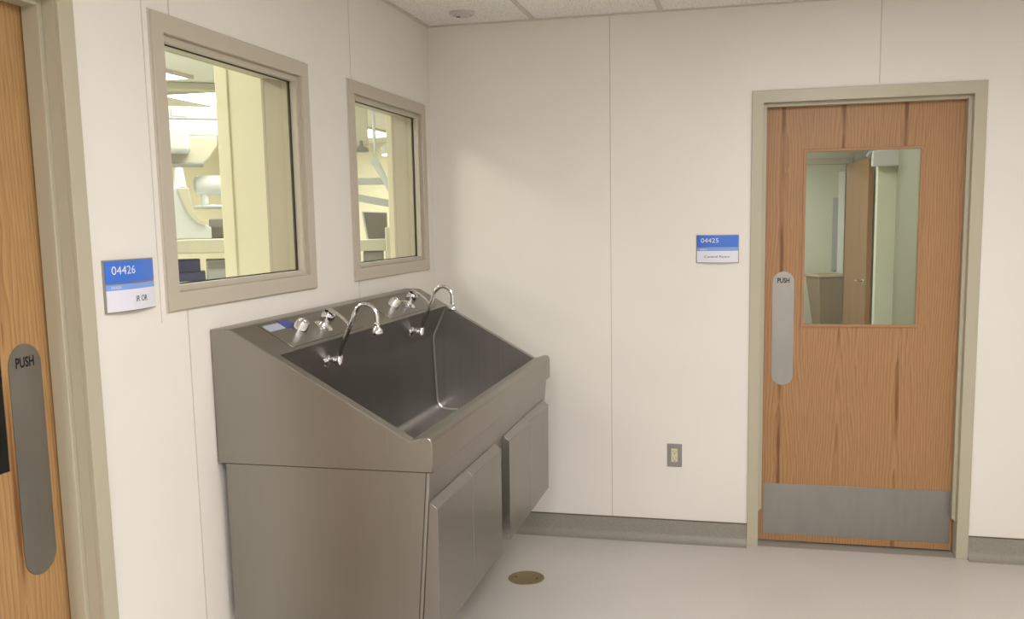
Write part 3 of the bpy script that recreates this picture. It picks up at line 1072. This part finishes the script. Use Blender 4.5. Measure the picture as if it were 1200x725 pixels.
e = empty('x_ray_tube', O1, A1, 'white cylindrical x-ray tube seen through the nearer window', 'equipment')
bm = B()
lathe(bm, [(0, 0), (0.04, 0.004), (0.062, 0.02), (0.068, 0.05), (0.068, 0.52), (0.05, 0.55), (0, 0.56)], (-0.015, 0.25, 1.895), (1, 0, 0), 32)
obj('tube_housing', bm, M_equip, e, smooth=True)
bm = B(); cyl(bm, (0.06, 0.25, 1.75), (0, 0, 1), 0.030, 0.10); obj('stem', bm, M_equip, e, smooth=True)
bm = B(); lathe(bm, [(0.11, 0), (0.13, 0.012), (0.13, 0.022), (0.05, 0.028), (0, 0.028)], (0.09, 0.25, 1.728), (0, 0, 1), 32); obj('tray', bm, M_equip, e, smooth=True)
bm = B(); cyl(bm, (0.33, 0.25, 1.93), (0, 0, 1), 0.03, 0.294); obj('hanger', bm, M_equip, e, smooth=True)

e = empty('ceiling_boom', O1, A1, 'broad white overhead boom housings seen high through the nearer window', 'equipment')
bm = B(); box(bm, -0.7, 0.9, 0.15, 0.55, 2.225, 2.345); obj('boom_arm', bm, M_equip, e, bevel=0.02, seg=3)
bm = B(); box(bm, -0.55, -0.02, -0.05, 0.40, 2.10, 2.27); obj('boom_housing', bm, M_equip, e, bevel=0.03, seg=3)
bm = B(); prism(bm, [(-0.5, 2.045), (0.06, 2.035), (0.10, 2.07), (0.16, 2.16), (0.16, 2.225), (-0.5, 2.225)], 0.10, 0.45, 'y'); obj('lower_cowl', bm, M_equip2, e, bevel=0.01)
bm = B(); box(bm, -0.5, 0.06, 0.05, 0.4, 2.030, 2.04); obj('cowl_edge', bm, M_eqgrey2, e)
for a in (-0.35, 0.7):
    bm = B(); cyl(bm, (a, 0.35, 2.34), (0, 0, 1), 0.07, OC + 0.03 - 2.34); obj('drop_tube', bm, M_equip, e, smooth=True)
bm = B(); box(bm, -0.13, -0.03, 0.14, 0.15, 2.36, 2.41); box(bm, -0.16, 0.9, 0.15, 0.5, 2.345, 2.43); obj('vented_box', bm, M_equip, e, bevel=0.01)

e = empty('ceiling_rail', (-3.0, 2.85, OC + 0.03), math.radians(32.5), 'grey-white ceiling rail between the bright lights', 'rail')
bm = B(); box(bm, -1.6, 1.6, -0.06, 0.06, -0.065, -0.001); obj('rail_beam', bm, M_equip2, e, bevel=0.01)
bm = B(); box(bm, 0.10, 0.16, -0.10, 0.10, -0.16, -0.066); obj('rail_trolley', bm, M_eqgrey, e, bevel=0.01)

# frame 2: seen through the corner window
A2, O2 = math.radians(22.2), (-1.33, 2.508, 0)
e = empty('surgical_lamp', O2, A2, 'white ceiling column with small grey lamp head, in the corner window', 'lamp')
bm = B(); box(bm, -0.16, -0.045, 0.0, 0.12, 2.22, OC + 0.029); obj('column', bm, M_equip2, e, bevel=0.01)
bm = B(); lathe(bm, [(0.054, 0), (0.058, 0.012), (0.052, 0.030), (0.020, 0.045), (0.014, 0.05), (0.012, 0.085), (0, 0.09)], (-0.10, -0.08, 2.165), (0, 0, 1), 28); obj('lamp_head', bm, M_eqgrey, e, smooth=True)
bm = B(); box(bm, -0.11, -0.09, -0.08, 0.002, 2.235, 2.25); obj('bracket', bm, M_eqgrey, e)

e = empty('articulated_arm', (O2[0] + 0.03, O2[1] + 0.012, 0), A2, 'slender white jointed arm slanting down in the corner window', 'arm')
bm = B(); tube(bm, [(-0.045, -0.05, 2.10), (-0.02, -0.05, 2.075), (0.055, -0.05, 1.93), (0.165, -0.05, 1.70)], [0.020, 0.030, 0.025, 0.018], 16); obj('spring_arm', bm, M_equip, e, smooth=True)
for a, z, r in ((-0.03, 2.09, 0.036), (0.165, 1.70, 0.026)):
    bm = B(); cyl(bm, (a, -0.08, z), (0, 1, 0), r, 0.07); obj('joint', bm, M_equip, e, smooth=True)
bm = B(); cyl(bm, (-0.03, -0.05, 2.12), (0, 0, 1), 0.013, OC + 0.029 - 2.12); obj('drop_tube', bm, M_equip, e, smooth=True)
bm = B(); tube(bm, [(0.165, -0.05, 1.68), (0.165, -0.05, 1.62), (0.13, -0.05, 1.615)], 0.013, 12); obj('wrist', bm, M_eqgrey2, e, smooth=True)

e = empty('overhead_beam', O2, A2, 'pale horizontal equipment beams crossing behind the slanting arm', 'rail')
bm = B(); box(bm, -0.5, 0.6, 0.35, 0.45, 1.93, 1.985); obj('upper_beam', bm, M_equip, e, bevel=0.006)
bm = B()
vs = [bm.verts.new(p) for p in ((-0.5, 0.3, 1.86), (-0.5, 0.4, 1.86), (-0.5, 0.4, 1.92), (-0.5, 0.3, 1.92), (0.3, 0.3, 1.70), (0.3, 0.4, 1.70), (0.3, 0.4, 1.76), (0.3, 0.3, 1.76))]
for f in ((0, 1, 2, 3), (4, 7, 6, 5), (0, 4, 5, 1), (1, 5, 6, 2), (2, 6, 7, 3), (3, 7, 4, 0)):
    bm.faces.new([vs[i] for i in f])
obj('lower_beam', bm, M_equip, e, bevel=0.006)
for a in (-0.42, 0.48):
    bm = B(); box(bm, a, a + 0.06, 0.37, 0.43, 1.98, OC + 0.029); obj('beam_hanger', bm, M_equip, e)

e = empty('equipment_cabinet', O2, A2, 'cream equipment cabinet with a raised end, low in the corner window', 'cabinet')
bm = B(); box(bm, -0.20, 0.06, 0.02, 0.50, 1.385, 1.475); obj('top_shelf', bm, M_equip2, e, bevel=0.006)
bm = B(); box(bm, 0.06, 0.62, -0.06, 0.05, 0.0, 1.575); obj('raised_end', bm, M_equip2, e, bevel=0.01)
bm = B(); box(bm, 0.061, 0.62, 0.051, 0.50, 0.0, 1.47); obj('cabinet_body', bm, M_equip2, e, bevel=0.01)
bm = B(); box(bm, 0.11, 0.60, -0.085, -0.06, 1.0, 1.53); obj('cabinet_door', bm, M_equip2, e, bevel=0.02, seg=3)
bm = B(); box(bm, -0.20, -0.17, 0.04, 0.48, 0.0, 1.385); obj('leg_panel', bm, M_equip, e)
bm = B(); box(bm, -0.12, 0.045, 0.06, 0.45, 0.9, 1.375); obj('dark_module', bm, M_eqgrey, e, bevel=0.004)

e = empty('display_monitor', O2, A2, 'tilted grey display monitor standing on the cream cabinet', 'monitor')
bm = B()
prism(bm, [(-0.105, 1.695), (0.075, 1.685), (0.075, 1.485), (-0.072, 1.480)], 0.10, 0.14, 'y'); obj('screen', bm, M_screen, e, bevel=0.003)
bm = B()
prism(bm, [(-0.125, 1.705), (0.085, 1.693), (0.085, 1.480), (-0.088, 1.4785)], 0.14, 0.18, 'y'); obj('bezel', bm, M_equip, e, bevel=0.006)

e = empty('round_ceiling_lamp', (-1.98, 4.5, OC + 0.029), 0, 'round glowing lamp hanging in the corner window', 'lamp')
bm = B(); lathe(bm, [(0.075, -0.53), (0.09, -0.51), (0.09, -0.47), (0.05, -0.42), (0, -0.415)], (0, 0, 0), (0, 0, 1), 32); hd = obj('lamp_head', bm, M_equip, e, smooth=True)
bm = B(); lathe(bm, [(0.078, -0.531), (0.078, -0.526), (0, -0.526)], (0, 0, -0.008), (0, 0, 1), 32); obj('lamp_lens', bm, M_lensor, hd)
bm = B(); cyl(bm, (0, 0, -0.43), (0, 0, 1), 0.015, 0.43); obj('lamp_stem', bm, M_equip, e)

# ================================================================ CONTROL ROOM beyond the oak door
CX0, CY1 = 0.0, 5.4
M_cfloor = mat('control_room_floor', srgb(150, 148, 140), 0.35)
bm = B(); box(bm, 0.0, 4.0, 0.0, 9.0, -0.12, 0.0)
struct('floor_control_room', bm, M_cfloor, 'grey floor of the rooms behind the oak door', 'floor')
bm = B(); box(bm, 0.0, 4.0, 0.13, 9.0, HC, HC + 0.08)
struct('ceiling_control_room', bm, M_ceil, 'white ceiling of the rooms behind the oak door', 'ceiling')
bm = B(); wall_boxes(bm, 'y', CY1, CY1 + 0.12, 0.0, 4.0, 0.0, HC, [(1.60, 2.545, 0.0, 2.13)])
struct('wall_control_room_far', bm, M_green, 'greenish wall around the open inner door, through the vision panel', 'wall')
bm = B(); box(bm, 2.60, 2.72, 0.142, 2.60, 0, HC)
struct('wall_control_room_side', bm, M_gshade, 'shaded grey-green side wall at the right of the vision panel', 'wall')
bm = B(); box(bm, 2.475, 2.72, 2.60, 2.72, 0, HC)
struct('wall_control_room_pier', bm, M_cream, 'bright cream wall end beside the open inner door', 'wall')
bm = B(); box(bm, 4.0, 4.1, 0.13, 9.0, 0, HC)
struct('wall_control_room_right', bm, M_green, 'hidden right wall of the rooms behind the oak door', 'wall')
bm = B(); box(bm, 0.0, 4.1, 9.0, 9.1, 0, HC)
struct('wall_corridor_end', bm, M_green, 'pale green wall at the far end beyond the inner doorway', 'wall')
bm = B(); box(bm, 3.05, 3.15, 5.52, 9.0, 0, HC)
struct('wall_corridor_right', bm, M_green, 'wall carrying the distant scrub sink', 'wall')
bm = B(); cove(bm, 'x', 0.0, 3.05, -1, 9.0)
struct('baseboard_corridor', bm, M_base, 'grey baseboard at the far end beyond the inner doorway', 'baseboard')
bm = B()
box(bm, 1.55, 1.60, CY1 - 0.012, CY1 + 0.132, 0, 2.18); box(bm, 2.545, 2.60, CY1 - 0.012, CY1 + 0.132, 0, 2.18); box(bm, 1.60, 2.545, CY1 - 0.012, CY1 + 0.132, 2.12, 2.18)
struct('trim_6', bm, M_frame, 'beige steel frame of the inner doorway', 'trim', bevel=0.002)
bm = B(); box(bm, 2.80, 2.88, 8.97, 9.0, 0.11, 2.2)
struct('trim_7', bm, M_white, 'white vertical trim on the far corridor wall', 'trim')
bm = B(); box(bm, 2.73, 2.80, 8.98, 9.0, 0.85, 1.85)
struct('trim_8', bm, M_eqgrey2, 'narrow grey strip on the far corridor wall', 'trim')

# open inner door: hinge at (2.54, 5.37), swinging towards the viewer
e = empty('door_3', (2.535, 5.37, 0), math.radians(6.3), 'open oak door with lever handle, seen through the vision panel', 'door', kind='structure')
bm = B(); box(bm, 0.0, 0.044, -0.92, 0.0, 0.015, 2.11); lf = obj('door_leaf', bm, [M_oak3], e)
bm = B(); box(bm, 0.001, 0.043, -0.9212, -0.9201, 0.016, 2.109); obj('door_edge', bm, mat('oak_edge_light', srgb(190, 140, 92), 0.5), lf)
bm = B()
for s, x in ((-1, 0.0), (1, 0.044)):
    cyl(bm, (x, -0.85, 1.0), (s, 0, 0), 0.028, 0.008)
    cyl(bm, (x, -0.85, 1.0), (s, 0, 0), 0.010, 0.055)
    tube(bm, [(x + s * 0.052, -0.85, 1.0), (x + s * 0.056, -0.80, 1.0), (x + s * 0.050, -0.73, 0.995)], 0.009, 12)
obj('door_handle', bm, M_chrome, lf, smooth=True)
e = empty('door_closer', (2.475, 2.6, 2.0), 0, 'white door closer box high on the cream wall end', 'door closer')
bm = B(); box(bm, -0.05, 0.16, -0.07, 0.0, -0.055, 0.055); obj('closer_body', bm, M_white, e, bevel=0.006)
bm = B(); tube(bm, [(-0.02, -0.05, 0.055), (-0.06, -0.04, 0.045), (-0.075, -0.01, 0.02)], 0.014, 12); obj('closer_arm', bm, M_eqgrey2, e, smooth=True)

e = empty('waste_bin', (2.50, 8.20, 0), math.radians(22), 'taupe tapered bin with a paler rim, beyond the inner doorway', 'bin')
def frust(bm, x0, x1, y0, y1, z0, z1, t):
    vs = [bm.verts.new(p) for p in ((x0 + t, y0 + t, z0), (x1 - t, y0 + t, z0), (x1 - t, y1 - t, z0), (x0 + t, y1 - t, z0), (x0, y0, z1), (x1, y0, z1), (x1, y1, z1), (x0, y1, z1))]
    for f in ((3, 2, 1, 0), (4, 5, 6, 7), (0, 1, 5, 4), (1, 2, 6, 5), (2, 3, 7, 6), (3, 0, 4, 7)):
        bm.faces.new([vs[i] for i in f])
bm = B(); frust(bm, 0.01, 0.46, 0.01, 0.40, 0.02, 0.80, 0.09); obj('bin_body', bm, mat('bin_taupe', srgb(150, 128, 104), 0.5), e, bevel=0.012)
bm = B(); ring(bm, 'z', (0.0, 0.47, 0.0, 0.41), (0.03, 0.44, 0.03, 0.38), 0.80, 0.835); obj('bin_rim', bm, mat('bin_rim_taupe', srgb(186, 166, 140), 0.5), e, bevel=0.006)
bm = B(); frust(bm, 0.10, 0.37, 0.10, 0.31, 0.0, 0.02, 0.0); obj('bin_foot', bm, M_dark, e)
